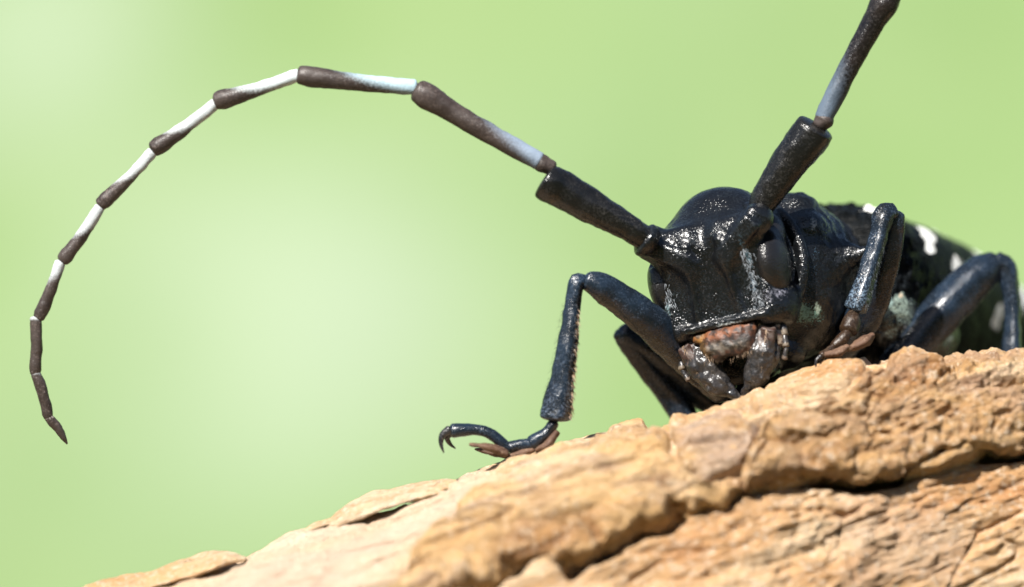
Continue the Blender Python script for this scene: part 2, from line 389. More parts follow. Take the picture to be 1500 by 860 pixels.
plate('bark_plate', [(1113, 624), (1180, 598), (1262, 562), (1330, 520), (1420, 500), (1530, 500), (1560, 560), (1530, 645), (1440, 650), (1372, 652), (1320, 682), (1265, 694), (1170, 682), (1092, 700), (1100, 655)],
      .24, 1.8, M['bark'], 9, 1.8, 1, 'rough pitted bark plate above the long split at the right', (.52, .33, .21, .5), pits=.10, overhang=.16, edge=4)
plate('bark_plate', [(985, 636), (1035, 619), (1086, 604), (1108, 622), (1098, 650), (1072, 686), (1035, 700), (1005, 688), (992, 660)],
      .10, 1.8, M['bark'], 8, 1.4, 2, 'small squarish bark plate in the middle of the log', (.55, .42, .34, .6), overhang=.06)
plate('bark_plate', [(705, 730), (780, 676), (900, 640), (975, 640), (990, 680), (1030, 705), (1078, 702), (1060, 728), (1022, 738), (985, 722), (975, 752), (935, 764), (893, 792), (842, 812), (770, 802), (725, 832), (640, 862), (560, 872), (620, 800)],
      .20, 2.0, M['bark'], 10, 1.1, 3, 'broad smooth orange bark plate in the lower middle', (.78, .50, .23, .65), overhang=.14, dome=.04)
plate('bark_plate', [(985, 626), (1000, 590), (1080, 560), (1200, 515), (1320, 500), (1262, 556), (1180, 590), (1110, 600), (1080, 594), (1030, 608)],
      .07, 1.8, M['wood'], 6, .9, 4, 'pale smooth strip of bark along the crest under the beetle', (.74, .56, .36, .7), edge=4)
#plate('bark_flake', [(488, 752), (530, 726), (585, 710), (655, 703), (650, 713), (600, 727), (545, 744)], .05, 1.6, M['wood'], 4, 1.2, 5, edge=3, pits=.12)
#plate('bark_flake', [(100, 900), (135, 855), (240, 832), (330, 812), (348, 815), (290, 828), (235, 842), (130, 872)], .06, 1.6, M['wood'], 5, 1.2, 6, edge=3, pits=.12)
plate('bark_flake', [(886, 640), (905, 622), (938, 616), (948, 632), (925, 645)], .14, 1.5, M['bark'], 3, 1, 7, edge=3)
plate('bark_flake', [(1340, 672), (1385, 668), (1440, 655), (1420, 672), (1370, 690), (1330, 692)], .12, 1.6, M['bark'], 4, 1, 8, edge=3)
plate('bark_flake', [(1100, 690), (1135, 672), (1170, 676), (1200, 688), (1150, 700), (1105, 706)], .10, 1.6, M['bark'], 4, 1, 9, edge=3)

def sliver(rows, flat, seed):
    V, F, P = tube(pts(*rows), flat=flat, n=70, k=26, cap=1.2, rough=0, tilt=(0, 1, .25))
    g = grain(V, (.5, 1, 1)); V = V + np.stack([0 * V[:, 0], fbm(g * 2 + seed, 3) * .10, fbm(g * 3 + seed, 4) * .05 + ridged(g * 4 + seed, 2) * .012], 1)
    o = quadmesh('bark_sliver', V, F, M['wood'], LOG, P)
    return o
sliver([(470, 776, -.25, 2), (500, 758, -.25, 6), (545, 740, -.2, 9), (600, 724, -.15, 8), (640, 713, -.1, 6), (668, 710, -.1, 2)], 5.0, 1)
#sliver([(540, 747, -.5, 1.5), (580, 736, -.5, 4), (625, 723, -.45, 3.5), (655, 715, -.4, 1)], 4.0, 5)
sliver([(100, 880, -.6, 3), (150, 862, -.6, 7), (230, 845, -.55, 7), (290, 828, -.5, 8), (330, 819, -.5, 6), (358, 820, -.5, 2)], 5.0, 9)
#sliver([(215, 858, -1.0, 2), (260, 846, -1.0, 4), (310, 832, -.95, 4), (348, 826, -.9, 2)], 4.0, 13)
sliver([(440, 784, -.3, 1), (462, 772, -.3, 4), (490, 764, -.3, 3), (505, 758, -.3, 1)], 4.0, 17)

# ------------------------------------------------------------------ the beetle: body sculpted as one skin
B = empty('longhorn_beetle', (0, 0, 0))
tag(B, 'glossy black longhorn beetle with white spots and banded antennae standing on the log', 'beetle')

HC = W(1057, 402, .75)                                   # head centre
Rh = (Matrix.Rotation(math.radians(-13), 3, 'Y') @ Matrix.Rotation(math.radians(-20), 3, 'Z') @ Matrix.Rotation(math.radians(4), 3, 'X'))
Rh = np.array(Rh)
def H(x, y, z): return HC + Rh @ np.array([x, y, z], float)
AX = np.array([math.sin(math.radians(33)), math.cos(math.radians(33)), -.13]); AX /= np.linalg.norm(AX)
RT = np.cross(AX, (0, 0, 1)); RT /= np.linalg.norm(RT); UP = np.cross(RT, AX)
Rb = np.stack([RT, AX, UP], 1)                            # body frame: right, back, up
BC = W(1112, 404, 1.75)                                   # pronotum centre
def Bp(x, y, z): return BC + Rb @ np.array([x, y, z], float)

def smin(a, b, k):
    h = np.maximum(k - np.abs(a - b), 0) / k; return np.minimum(a, b) - h * h * k * .25
class Grid:
    def __init__(s, lo, hi, res):
        s.lo = np.array(lo, float); s.res = res; s.n = (np.ceil((np.array(hi) - lo) / res).astype(int) + 1)
        s.v = np.full(s.n, 5.0, np.float32)
        s.ax = [s.lo[i] + np.arange(s.n[i]) * res for i in range(3)]
    def op(s, f, c, bound, k=.05, cut=False):
        a = np.clip(((np.array(c) - bound - s.lo) / s.res).astype(int), 0, s.n - 1); b = np.clip(((np.array(c) + bound - s.lo) / s.res).astype(int) + 2, 0, s.n)
        if (b <= a).any(): return
        sl_ = tuple(slice(p, q) for p, q in zip(a, b))
        p = np.stack(np.meshgrid(*[s.ax[i][sl_[i]] for i in range(3)], indexing='ij'), -1)
        d = f(p).astype(np.float32)
        s.v[sl_] = -smin(-s.v[sl_], d, k) if cut else smin(s.v[sl_], d, k)
    def ell(s, c, r, R=np.eye(3), k=.05, cut=False, pw=2.0):
        r = np.array(r, float); c = np.array(c, float)
        def f(p):
            q = np.abs((p - c) @ R) / r; k0 = (q ** pw).sum(-1) ** (1 / pw) + 1e-6
            k1 = np.sqrt(((q / r) ** 2).sum(-1)) + 1e-6
            return k0 * (k0 - 1) / np.maximum(k1, 1e-3) if pw == 2 else (k0 - 1) * r.min()
        s.op(f, c, r.max() + k + .1, k, cut)
    def cone(s, a, b, ra, rb, k=.05, cut=False):
        a = np.array(a, float); b = np.array(b, float); ab = b - a; L2 = ab @ ab
        def f(p):
            t = np.clip(((p - a) @ ab) / L2, 0, 1); return np.linalg.norm(p - a - t[..., None] * ab, axis=-1) - (ra + (rb - ra) * t)
        s.op(f, (a + b) / 2, math.sqrt(L2) / 2 + max(ra, rb) + k + .1, k, cut)
    def box(s, c, h, rd, R=np.eye(3), k=.05, cut=False):
        c = np.array(c, float); h = np.array(h, float) - rd
        def f(p):
            q = np.abs((p - c) @ R) - h; return np.linalg.norm(np.maximum(q, 0), axis=-1) + np.minimum(q.max(-1), 0) - rd
        s.op(f, c, np.linalg.norm(h) + rd + k + .1, k, cut)
    def polygonise(s):
        v = s.v; sg = v < 0
        c8 = [(i, j, k) for i in (0, 1) for j in (0, 1) for k in (0, 1)]
        nx, ny, nz = s.n
        cnt = sum(sg[i:nx - 1 + i, j:ny - 1 + j, k:nz - 1 + k].astype(np.int8) for i, j, k in c8)
        idx = np.argwhere((cnt > 0) & (cnt < 8)); vals = np.stack([v[idx[:, 0] + i, idx[:, 1] + j, idx[:, 2] + k] for i, j, k in c8], 1)
        acc = np.zeros((len(idx), 3)); num = np.zeros(len(idx)); off = np.array(c8, float)
        for a in range(8):
            for b in range(a + 1, 8):
                if abs(off[a] - off[b]).sum() != 1: continue
                va, vb = vals[:, a], vals[:, b]; m_ = (va < 0) != (vb < 0); t = np.where(m_, va / np.where(m_, va - vb, 1), 0)
                acc += (off[a] + t[:, None] * (off[b] - off[a])) * m_[:, None]; num += m_
        V = s.lo + (idx + acc / num[:, None]) * s.res
        id3 = np.full((nx - 1, ny - 1, nz - 1), -1, np.int32); id3[tuple(idx.T)] = np.arange(len(idx))
        F = []
        for ax in range(3):
            o = [0, 0, 0]; o[ax] = 1
            A = sg[:nx - o[0], :ny - o[1], :nz - o[2]]; Bv = sg[o[0]:, o[1]:, o[2]:]
            e = np.argwhere(A != Bv); u, w_ = [(1, 2), (2, 0), (0, 1)][ax]
            ok = (e[:, u] > 0) & (e[:, w_] > 0) & (e[:, u] < s.n[u] - 1) & (e[:, w_] < s.n[w_] - 1); e = e[ok]
            q = []
            for du, dw in ((-1, -1), (0, -1), (0, 0), (-1, 0)):
                t = e.copy(); t[:, u] += du; t[:, w_] += dw; q.append(id3[tuple(t.T)])
            q = np.stack(q, 1); flip = ~A[tuple(e.T)]; q[flip] = q[flip][:, ::-1]; F.append(q)
        F = np.concatenate(F); return V, F[(F >= 0).all(1)]

def sculpt_body():
    g = Grid((1.6, -.35, -2.2), (8.6, 8.6, 2.0), .028)
    # ---- head capsule
    g.box(H(0, .12, .0), (.87, .68, .86), .25, Rh, .08)
    g.ell(H(0, .55, .45), (.82, .8, .80), Rh, .2)
    for s in (-1, 1):
        g.cone(H(s * .30, -.42, .22), H(s * .84, -.30, .70), .24, .24 if s > 0 else .27, .06)
        g.cone(H(s * .20, -.60, .30), H(s * .84, -.46, .82), .05, .08, .10)          # tubercles that carry the antennae
        g.cone(H(s * .27, -.58, .55), H(s * .34, -.56, -.55), .07, .05, .08)         # low keels beside the middle line
        g.ell(H(s * .80, -.02, -.62), (.26, .50, .36), Rh, .15)                      # cheeks
        g.cone(H(s * .72, -.45, -.30), H(s * .66, -.50, -.68), .10, .12, .12)
        g.ell(H(s * .98, -.02, .12), (.20, .46, .50), Rh, .06, True)                 # eye sockets
    for s in (-1, 1):
        Rx = Rh @ np.array(Matrix.Rotation(math.radians(s * -38), 3, 'Y'))
        g.box(H(s * .56, -.44, .50), (.38, .22, .15), .06, Rx, .06)
        g.cone(H(s * .205, -.70, .35), H(s * .27, -.72, -.50), .035, .03, .03, True)
        g.cone(H(s * .50, -.66, .05), H(s * .66, -.62, -.55), .04, .03, .05, True)
    g.cone(H(-.6, -.66, -.56), H(.6, -.66, -.56), .04, .04, .04, True)
    g.cone(H(0, -.45, 1.05), H(0, -.62, .55), .22, .06, .12, True)                    # notch between the tubercles
    g.cone(H(0, -.66, .7), H(0, -.64, -.5), .03, .02, .06, True)                     # middle line
    g.ell(H(0, -.74, .0), (.22, .14, .55), Rh, .1, True)
    for s in (-1, 1): g.ell(H(s * .62, -.72, -.15), (.2, .16, .42), Rh, .2, True)
    g.box(H(.04, -.50, -.66), (.68, .155, .055), .03, Rh, .05)                          # lip over the mouth
    g.cone(H(-.62, -.58, -.70), H(.70, -.56, -.70), .028, .028, .03)
    g.box(H(0, -.12, -.92), (.60, .40, .24), .12, Rh, .06)
    g.box(H(0, .25, -1.25), (.44, .30, .42), .12, Rh, .1)
    for s in (-1, 1): g.cone(H(s * .62, .1, -.9), H(s * .45, .0, -1.25), .16, .12, .08)
    # ---- neck and pronotum
    g.cone(H(0, .7, .1), Bp(0, .1, 0), .95, 1.05, .12)
    g.ell(Bp(0, .35, 0), (1.22, 1.05, 1.22), Rb, .1, pw=2.6)
    def ring(y, R_, t):
        def f(p):
            q = (p - Bp(0, y, 0)) @ Rb; rr = np.hypot(q[..., 0], q[..., 2]); return np.hypot(rr - R_, q[..., 1]) - t
        g.op(f, Bp(0, y, 0), R_ + t + .2, .08)
    ring(-.52, 1.04, .09); ring(1.12, 1.12, .10)
    for s in (-1, 1):
        g.cone(Bp(s * 1.05, .4, .25), Bp(s * 1.62, .35, .42), .34, .04, .25)         # side spines
        g.ell(Bp(s * .5, .1, 1.05), (.28, .3, .2), Rb, .15); g.ell(Bp(s * .85, -.1, .72), (.2, .28, .2), Rb, .12)
        g.cone(Bp(s * .55, .1, -.8), Bp(s * .62, -.1, -1.15), .42, .26, .15)         # front coxae
        g.cone(Bp(s * .7, 2.2, -1.0), Bp(s * .95, 2.0, -1.35), .45, .28, .15)
        g.cone(Bp(s * .7, 3.8, -1.05), Bp(s * 1.0, 3.7, -1.35), .5, .3, .15)
    g.ell(Bp(0, .35, 1.16), (.3, .45, .12), Rb, .15)
    # ---- thorax and abdomen under the wing cases
    g.ell(Bp(0, 2.6, -.25), (1.52, 1.6, 1.15), Rb, .15, pw=2.4)
    g.ell(Bp(0, 5.0, -.30), (1.45, 3.3, 1.05), Rb, .2, pw=2.3)
    g.ell(Bp(1.25, 1.9, -.35), (.42, .62, .62), Rb, .06); g.ell(Bp(1.38, 3.0, -.5), (.36, .6, .5), Rb, .06); g.ell(Bp(-1.3, 2.0, -.4), (.4, .6, .6), Rb, .06)
    for y in np.arange(4.2, 8, .62): ring2 = g.cone(Bp(-1.2, y, -1.15), Bp(1.2, y, -1.15), .05, .05, .05, True)
    V, F = g.polygonise()
    # fine wrinkles and punctures as real relief
    me = bpy.data.meshes.new('t'); me.vertices.add(len(V)); me.vertices.foreach_set('co', V.ravel()); me.loops.add(F.size); me.loops.foreach_set('vertex_index', F.ravel().astype(np.int32))
    me.polygons.add(len(F)); me.polygons.foreach_set('loop_start', np.arange(0, F.size, 4, dtype=np.int32)); me.update(calc_edges=True)
    nrm = np.zeros(len(V) * 3, np.float32); me.vertices.foreach_get('normal', nrm); nrm = nrm.reshape(-1, 3); bpy.data.meshes.remove(me)
    bq = (V - BC) @ Rb; hq = (V - HC) @ Rh
    onp = ss(-.3, .1, bq[:, 1])
    V = V + nrm * (fbm(V * 5, 3) * .006 + onp * (ridged(V * 3.2, 3) * .022))[:, None]
    # markings: blue-grey down beside the eyes, on the cheeks and the flanks, plus a painted pronotum highlight
    P = np.zeros((len(V), 4)); n1 = fbm(V * 4, 3)
    def dab(c, r, colr, a, q=V):
        m_ = np.clip(a * np.exp(-((q - np.array(c)) ** 2 / np.array(r) ** 2).sum(1)) + n1 * .12 * (a > 0), 0, 1)
        s_ = m_ > P[:, 3]; P[s_, :3] = colr; P[s_, 3] = m_[s_]
    dab((.62, -.5, .28), (.07, .3, .34), (.10, .21, .27), .52, hq); dab((.60, -.5, -.15), (.08, .3, .22), (.08, .15, .22), .46, hq)
    dab((.80, -.35, -.42), (.26, .3, .16), (.30, .30, .36), .55, hq); dab((-.78, -.4, -.3), (.1, .3, .3), (.10, .17, .18), .5, hq)
    dab((-.45, -.6, -.70), (.12, .2, .03), (.10, .18, .17), .5, hq); dab((.15, -.6, -.68), (.3, .2, .035), (.5, .55, .55), .6, hq)
    dab(((1.05, -.35, -.62)), (.3, .5, .25), (.18, .33, .26), .62, bq)
    dab(((1.5, 1.6, -.3)), (.4, .5, .5), (.26, .33, .28), .58, bq); dab(((1.6, 2.9, -.6)), (.4, .4, .3), (.22, .28, .24), .52, bq)
    dab(((1.3, -.3, .1)), (.3, .15, .6), (.07, .16, .26), .5, bq)
    def pick(px_, py_):
        qx, qy = PX(V); k_ = np.where(np.hypot(qx - px_, qy - py_) < 4)[0]
        return V[k_[V[k_, 1].argmin()]] if len(k_) else np.array([0, 99, 0.])
    dab(pick(1195, 326), (.08, .2, .15), (.30, .30, .30), .6); dab(pick(1218, 300), (.10, .2, .07), (.4, .4, .4), .6)  # first dab: the pronotum's bright highlight painted into the colour
    dab(pick(1312, 405), (.14, .3, .16), (.30, .38, .34), .62); dab(pick(1322, 430), (.08, .3, .08), (.45, .36, .26), .6); dab(pick(1305, 440), (.14, .3, .2), (.20, .28, .26), .6)
    dab(pick(1200, 455), (.07, .2, .16), (.38, .46, .36), .62)
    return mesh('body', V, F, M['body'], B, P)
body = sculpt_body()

# ---- wing cases
DEBUG = False
def elytron(side):
    na, nsn = 90, 260; S = np.linspace(0, 7.6, nsn); A = np.linspace(.0, 1.0, na)
    s_, a_ = np.meshgrid(S, A, indexing='ij')
    t = s_ / 7.6
    wd = 1.66 * (np.clip(1 - ((t - .18) / .86) ** 2, 0, 1) ** .42) * (.86 + .14 * ss(0, .08, t)); wd = wd * ss(-.02, .035, t) ** .5
    ht = 1.50 * (np.clip(1 - ((t - .20) / .83) ** 2.0, 0, 1) ** .5) * (.93 + .07 * ss(0, .10, t))
    an = a_ * math.radians(112)
    x = wd * np.sign(np.sin(an)) * np.abs(np.sin(an)) ** .82; z = ht * np.sign(np.cos(an)) * np.abs(np.cos(an)) ** .85 - .10
    x = x * side + side * .012; y = 1.22 + s_ + .12 * np.cos(an * 1.2) * ss(1, 0, s_)
    hump = .13 * np.exp(-((s_ - .35) / .35) ** 2 - ((an - 1.0) / .3) ** 2); x = x + side * hump; z = z + hump
    loc = np.stack([x, y, z], -1); Pw = BC + loc @ Rb.T
    du = np.gradient(Pw, axis=0); dv = np.gradient(Pw, axis=1); n = np.cross(du, dv) * (-side); n /= np.linalg.norm(n, axis=-1)[..., None] + 1e-9
    # granules at the shoulders, fading backwards, then faint wrinkles
    cell = perlin(Pw * 7.5); gr = ss(.18, .5, cell) * ss(2.0, .4, s_) * .05
    h = gr + fbm(Pw * 2.0, 3) * .02 + fbm(Pw * 8, 2) * .006 - .04 * np.exp(-(a_ / .012) ** 2)
    Po = Pw + n * h[..., None]; Pi = Pw - n * .07
    V = np.concatenate([Po.reshape(-1, 3), Pi.reshape(-1, 3)]); nn = nsn * na
    i = (np.arange(nsn - 1)[:, None] * na + np.arange(na - 1)[None]).ravel(); q = np.stack([i, i + 1, i + na + 1, i + na], 1)
    if side > 0: q = q[:, ::-1]
    e1 = np.arange(nsn - 1) * na; e2 = e1 + na - 1; e3 = np.arange(na - 1); e4 = (nsn - 1) * na + e3
    rim = np.concatenate([np.stack([e1, e1 + na, e1 + na + nn, e1 + nn], 1), np.stack([e2 + na, e2, e2 + nn, e2 + na + nn], 1), np.stack([e3 + 1, e3, e3 + nn, e3 + 1 + nn], 1), np.stack([e4, e4 + 1, e4 + 1 + nn, e4 + nn], 1)])
    F = np.concatenate([q, q[:, ::-1] + nn, rim])
    P = np.zeros((len(V), 4)); P[:, :3] = (.80, .80, .76)
    spots = SPOTS if side > 0 else [(.5, .45, .2, .12), (1.5, .35, .3, .2), (2.2, .8, .35, .18), (3.3, .5, .3, .22), (4.3, .75, .35, .2), (5.4, .45, .3, .25), (6.4, .7, .3, .2)]
    mk = np.zeros(s_.shape)
    if side > 0 and DEBUG:
        qx, qy = PX(Po); fr = n[..., 1] < 0
        for t_ in ((1255, 305), (1190, 325), (1365, 330), (1368, 375), (1398, 392), (1462, 462)):
            dd = np.hypot(qx - t_[0], qy - t_[1]) + 1e3 * ~fr; k_ = np.unravel_index(dd.argmin(), dd.shape); print('SPOT', t_, dd.min(), s_[k_], a_[k_])
    nz = fbm(Pw * 5, 3) * .5
    for cs, ca, rs, ra in spots:
        d = np.sqrt(((s_ - cs + 2.2 * (a_ - ca)) / rs) ** 2 + ((a_ - ca) / ra) ** 2) + nz; mk = np.maximum(mk, ss(1.15, .85, d))
    P[:nn, 3] = mk.ravel()
    return mesh('elytron', V, F, M['elytra'], B, P)
SPOTS = [(.80, .205, .36, .05), (1.75, .40, .22, .13), (2.35, .57, .18, .07), (2.9, .2, .3, .08), (3.7, .775, .17, .06), (4.0, .35, .3, .12), (5.2, .55, .35, .13), (6.2, .3, .3, .15), (6.6, .75, .3, .12)]
elytron(1); elytron(-1)
# scutellum between the wing-case bases
g = Grid(Bp(0, 1.25, 1.2) - .6, Bp(0, 1.25, 1.2) + .6, .03); g.ell(Bp(0, 1.3, 1.12), (.2, .3, .14), Rb); V, F = g.polygonise(); mesh('scutellum', V, F, M['elytra'], B)

def sdf_part(name, c, ext, build, mat, parent=B, paint=None, res=.02, disp=.01):
    c = np.array(c, float); g = Grid(c - ext, c + ext, res); build(g); V, F = g.polygonise()
    P = paint(V) if paint else None
    if disp: V = V + (np.stack([perlin(V * 9 + 5), perlin(V * 9 + 50), perlin(V * 9 + 90)], 1)) * disp
    return mesh(name, V, F, mat, parent, P)
for s in (-1, 1):
    def eb(g, s=s):
        g.ell(H(s * .84, -.10, .02), (.245, .47, .50), Rh); g.ell(H(s * .80, .30, .42), (.22, .3, .3), Rh, .15)
        g.cone(H(s * .98, -.62, .62), H(s * .9, -.30, .52), .12, .17, .08, True)
    sdf_part('compound_eye', H(s * .86, 0, .2), .9, eb, M['eye'], disp=0)
# labrum: brown with a broad pale band
def lb(g):
    g.ell(H(.02, -.52, -.98), (.44, .22, .27), Rh, pw=2.5); g.box(H(0, -.46, -.80), (.50, .14, .07), .05, Rh, .08); g.cone(H(-.26, -.68, -.99), H(.26, -.68, -.99), .05, .05, .06)
    g.cone(H(0, -.75, -1.28), H(0, -.3, -1.28), .13, .13, .08, True)
def lp(V):
    q = (V - HC) @ Rh; P = np.zeros((len(V), 4)); n = fbm(V * 7, 3)
    P[:, :3] = (.055, .018, .007); P[:, 3] = .75; n = n + fbm(V * 16, 2) * .5
    band = ss(.11, .03, np.abs(q[:, 2] + 1.0) + n * .07) * ss(.40, .3, np.abs(q[:, 0]))
    P[:, :3] += band[:, None] * (np.array([.17, .155, .125]) - P[:, :3]) * (.7 + .3 * np.clip(n, -1, 1))[:, None]
    org = ss(.5, .1, n) * ss(-.88, -.82, q[:, 2]); P[:, :3] += org[:, None] * (np.array([.19, .055, .012]) - P[:, :3]) * .8
    yl = np.exp(-((q[:, 0] + .38) / .08) ** 2); P[:, :3] += yl[:, None] * (np.array([.28, .14, .03]) - P[:, :3]) * .8
    P[:, :3] *= np.where(fbm(V * 11 + 3, 3) < 0, .25, .85)[:, None]
    low = ss(-1.12, -1.18, q[:, 2]); P[:, :3] *= (1 - .75 * low)[:, None]
    return P
sdf_part('labrum', H(0, -.5, -.95), .7, lb, M['mand'], paint=lp, res=.018, disp=.02)
for s in (-1, 1):
    def mb(g, s=s):
        g.cone(H(s * .52, -.28, -.88), H(s * .48, -.44, -1.22), .22, .24, .06)
        g.cone(H(s * .47, -.46, -1.22), H(s * .32, -.54, -1.52), .235, .185, .08)
        g.cone(H(s * .30, -.54, -1.52), H(s * .03, -.54, -1.80), .17, .04, .05)
        g.box(H(s * .60, -.46, -1.12), (.10, .16, .26), .04, Rh @ np.array(Matrix.Rotation(math.radians(s * 16), 3, 'Y')), .03)
        g.cone(H(s * .66, -.58, -.92), H(s * .42, -.70, -1.58), .03, .02, .02)
        g.cone(H(s * .34, -.74, -1.05), H(s * .20, -.72, -1.50), .07, .05, .04, True)
        g.cone(H(s * .55, -.66, -.95), H(s * .45, -.74, -1.35), .03, .03, .05, True)
        g.cone(H(s * .36, -.74, -1.20), H(s * .18, -.74, -1.58), .05, .03, .06, True)
        g.cone(H(s * .62, -.48, -1.0), H(s * .56, -.58, -1.4), .05, .04, .05)
        g.cone(H(s * .72, -.50, -1.0), H(s * .66, -.56, -1.35), .02, .02, .04, True)
    def mp_(V, s=s):
        q = (V - HC) @ Rh; P = np.zeros((len(V), 4)); n = fbm(V * 9, 4)
        P[:, :3] = np.where(n[:, None] > .05, (.08, .055, .045), (.045, .018, .012)); P[:, 3] = .62 * ss(-1.3, -1.0, q[:, 2] + n * .12) * ss(.42, .55, s * q[:, 0] + n * .05); return P
    sdf_part('mandible', H(s * .4, -.4, -1.25), .85, mb, M['mand'], paint=mp_, res=.018, disp=.026)
    def xb(g, s=s):
        g.ell(H(s * .70, -.30, -1.02), (.13, .18, .24), Rh); g.cone(H(s * .70, -.42, -1.1), H(s * .56, -.50, -1.42), .08, .05, .05); g.cone(H(s * .62, -.5, -.86), H(s * .74, -.5, -1.2), .03, .02, .02, True)
    def xp(V):
        n = fbm(V * 10, 3); P = np.zeros((len(V), 4)); P[:, :3] = np.where(n[:, None] > .12, (.24, .19, .14), np.where(n[:, None] > -.1, (.08, .035, .025), (.01, .008, .008))); P[:, 3] = .8; return P
    sdf_part('maxilla', H(s * .65, -.4, -1.1), .6, xb, M['mand'], paint=xp, res=.018, disp=.03)
    # maxillary and labial palps
    tn = lambda c: (lambda V, T, d: np.concatenate([np.tile(c, (len(V), 1)), (.9 * ss(.55, 1, T))[:, None]], 1))
    hp = lambda *r: [list(H(a, b, c)) + [d] for a, b, c, d in r]
    pal = T_('palp', hp((s * .66, -.15, -.85, .05), (s * .80, -.30, -.92, .055), (s * .82, -.36, -1.04, .055)), M['mand'], B, n=12, k=14, paint=tn((.13, .10, .07)))
    T_('palp_segment', hp((s * .82, -.37, -1.06, .04), (s * .82, -.42, -1.20, .055)), M['mand'], pal, n=8, k=14, paint=tn((.13, .10, .07)))
    T_('palp_segment', hp((s * .82, -.42, -1.23, .035), (s * .76, -.44, -1.38, .045)), M['mand'], pal, n=8, k=14, paint=tn((.10, .07, .05)))

# ------------------------------------------------------------------ antennae
def seg_paint(frac, white, slant=.5, up=(0, 0, 1)):
    up = np.array(up, float)
    def f(V, T, d):
        wd = .13 if white == WH else .22
        a = ss(frac + wd, frac - wd, T - slant * .22 * (d @ up)) if frac > 0 else 0 * T
        P = np.zeros((len(V), 4)); P[:, :3] = white; P[:, 3] = a; return P
    return f
WH, BL, GB = (.44, .47, .48), (.32, .48, .54), (.22, .30, .38)
def antenna(sc_pts, ped, segs):
    a = T_('antenna', sc_pts, M['body2'], B, n=40, k=32, cap=.16, rough=.012)
    a['label'] = sc_pts_label
    T_('pedicel', ped, M['ant'], a, n=10, k=20)
    for i, (x0, y0, d0, x1, y1, d1, r0, r1, frac, c) in enumerate(segs):
        A = np.array([x0, y0, d0], float); Z = np.array([x1, y1, d1], float)
        mid = lambda t, r, bow=0: tuple(A + (Z - A) * t) + (r,)
        frac = max(frac - .05, .02) if i else frac; r0 = r0 * 1.12
        A = A - (Z - A) / np.linalg.norm(Z - A) * 5
        pr = [mid(0, r0 * .95), mid(.06, r0), mid(.45, r0 * 1.06), mid(.76, r0 + (r1 - r0) * (.35 if i == 0 else .6)), mid(.93, r1 * .98), mid(1, r1 * .86)] if r1 > r0 else [mid(0, r0 * .85), mid(.1, r0), mid(.6, r0 * .9), mid(1, r1)]
        # gentle bow
        nrm = np.array([(Z - A)[1], -(Z - A)[0], 0]); nrm = nrm / (np.linalg.norm(nrm) + 1e-9)
        pr = [(p[0] + nrm[0] * b, p[1] + nrm[1] * b, p[2], p[3]) for p, b in zip(pr, ([0, .5, 2, 1.5, .4, 0] if len(pr) == 6 else [0, 1, 2, 0]))]
        T_('antenna_segment', pts(*pr), M['ant3'] if (i == 0 and x1 > 1200) else M['ant'], a, n=34, k=24, cap=.45, rough=.009, paint=seg_paint(frac, c, .9))
    return a
M['ant3'] = chitin('dark_antenna_segment', (.006, .005, .005), (.015, .011, .010), .25, (.14, .12, .11), .35, 44, .012, .5, edge=(.15, .95))
M['body2'] = chitin('scape_black', (.005, .005, .005), (.008, .0075, .007), .23, (.14, .13, .12), .3, 40, .012, .5)
sc_pts_label = 'antenna arching out to the side with black and white bands'
LA = antenna(pts((948, 352, .25, 16), (935, 343, .2, 19), (915, 330, .15, 20), (870, 305, .1, 25), (820, 276, .05, 28), (805, 269, 0, 28.5), (799, 265, 0, 27)),
        pts((808, 246, 0, 11), (795, 240, 0, 13), (787, 235, 0, 11)),
        [(784, 233, 0, 613, 133, 0, 12.5, 20, .24, (.20, .25, .32)), (602, 127, 0, 440, 110, 0, 10.5, 16, .40, (.34, .46, .52)),
         (432, 111, 0, 318, 148, .1, 8.5, 15, .54, (.50, .56, .57)), (311, 155, .1, 226, 218, .15, 8, 13.5, .58, WH), (219, 227, .15, 148, 299, .2, 7.5, 12, .50, WH),
         (143, 308, .2, 92, 381, .25, 7.5, 11, .48, WH), (86, 389, .25, 57, 465, .3, 7.2, 10, .34, WH), (52, 471, .3, 51, 547, .35, 7.4, 9, .10, WH),
         (53, 552, .35, 71, 611, .4, 7, 8, .02, WH), (73, 615, .4, 98, 650, .45, 6, 2.2, .05, (.5, .45, .4))])
sc_pts_label = 'antenna rising steeply out of the top of the picture'
RA = antenna(pts((1112, 318, .5, 17), (1116, 300, .5, 20), (1128, 280, .48, 23), (1155, 240, .4, 27), (1180, 208, .35, 30), (1191, 193, .32, 30.5), (1195, 187, .3, 29)),
        pts((1202, 183, .3, 12), (1207, 176, .3, 15), (1209, 170, .3, 13)),
        [(1209, 168, .3, 1303, -8, .1, 13, 22, .30, (.09, .12, .16)), (1308, -18, .1, 1400, -140, 0, 11, 16, .4, (.42, .62, .70)), (1406, -146, 0, 1500, -210, 0, 9, 15, .5, WH),
         (1506, -212, 0, 1610, -235, .1, 8, 14, .55, WH), (1616, -236, .1, 1716, -215, .3, 8, 12, .5, WH), (1722, -212, .3, 1808, -160, .5, 8, 11, .5, WH),
         (1812, -154, .5, 1870, -80, .7, 7, 10, .3, WH), (1872, -74, .7, 1905, 10, .8, 7, 9, .1, WH), (1906, 16, .8, 1915, 100, .9, 8, 3.5, .05, WH)])
# ring sockets where the antennae leave the head
for c, (px_, py_, d_, r_) in ((LA, (946, 352, .28, 24)), (RA, (1110, 312, .6, 24))):
    dirv = (np.array(W(870, 305, .1)) - W(946, 352, .28)) if c is LA else (np.array(W(1155, 240, .4)) - W(1110, 312, .6)); dirv /= np.linalg.norm(dirv)
    p0 = W(px_, py_, d_); rows = [list(p0 + dirv * t) + [r] for t, r in ((-.12, .20), (-.04, .245), (.03, .25), (.07, .20))]
    T_('socket', rows, M['body'], c, n=12, k=24, cap=.25, rough=.01)

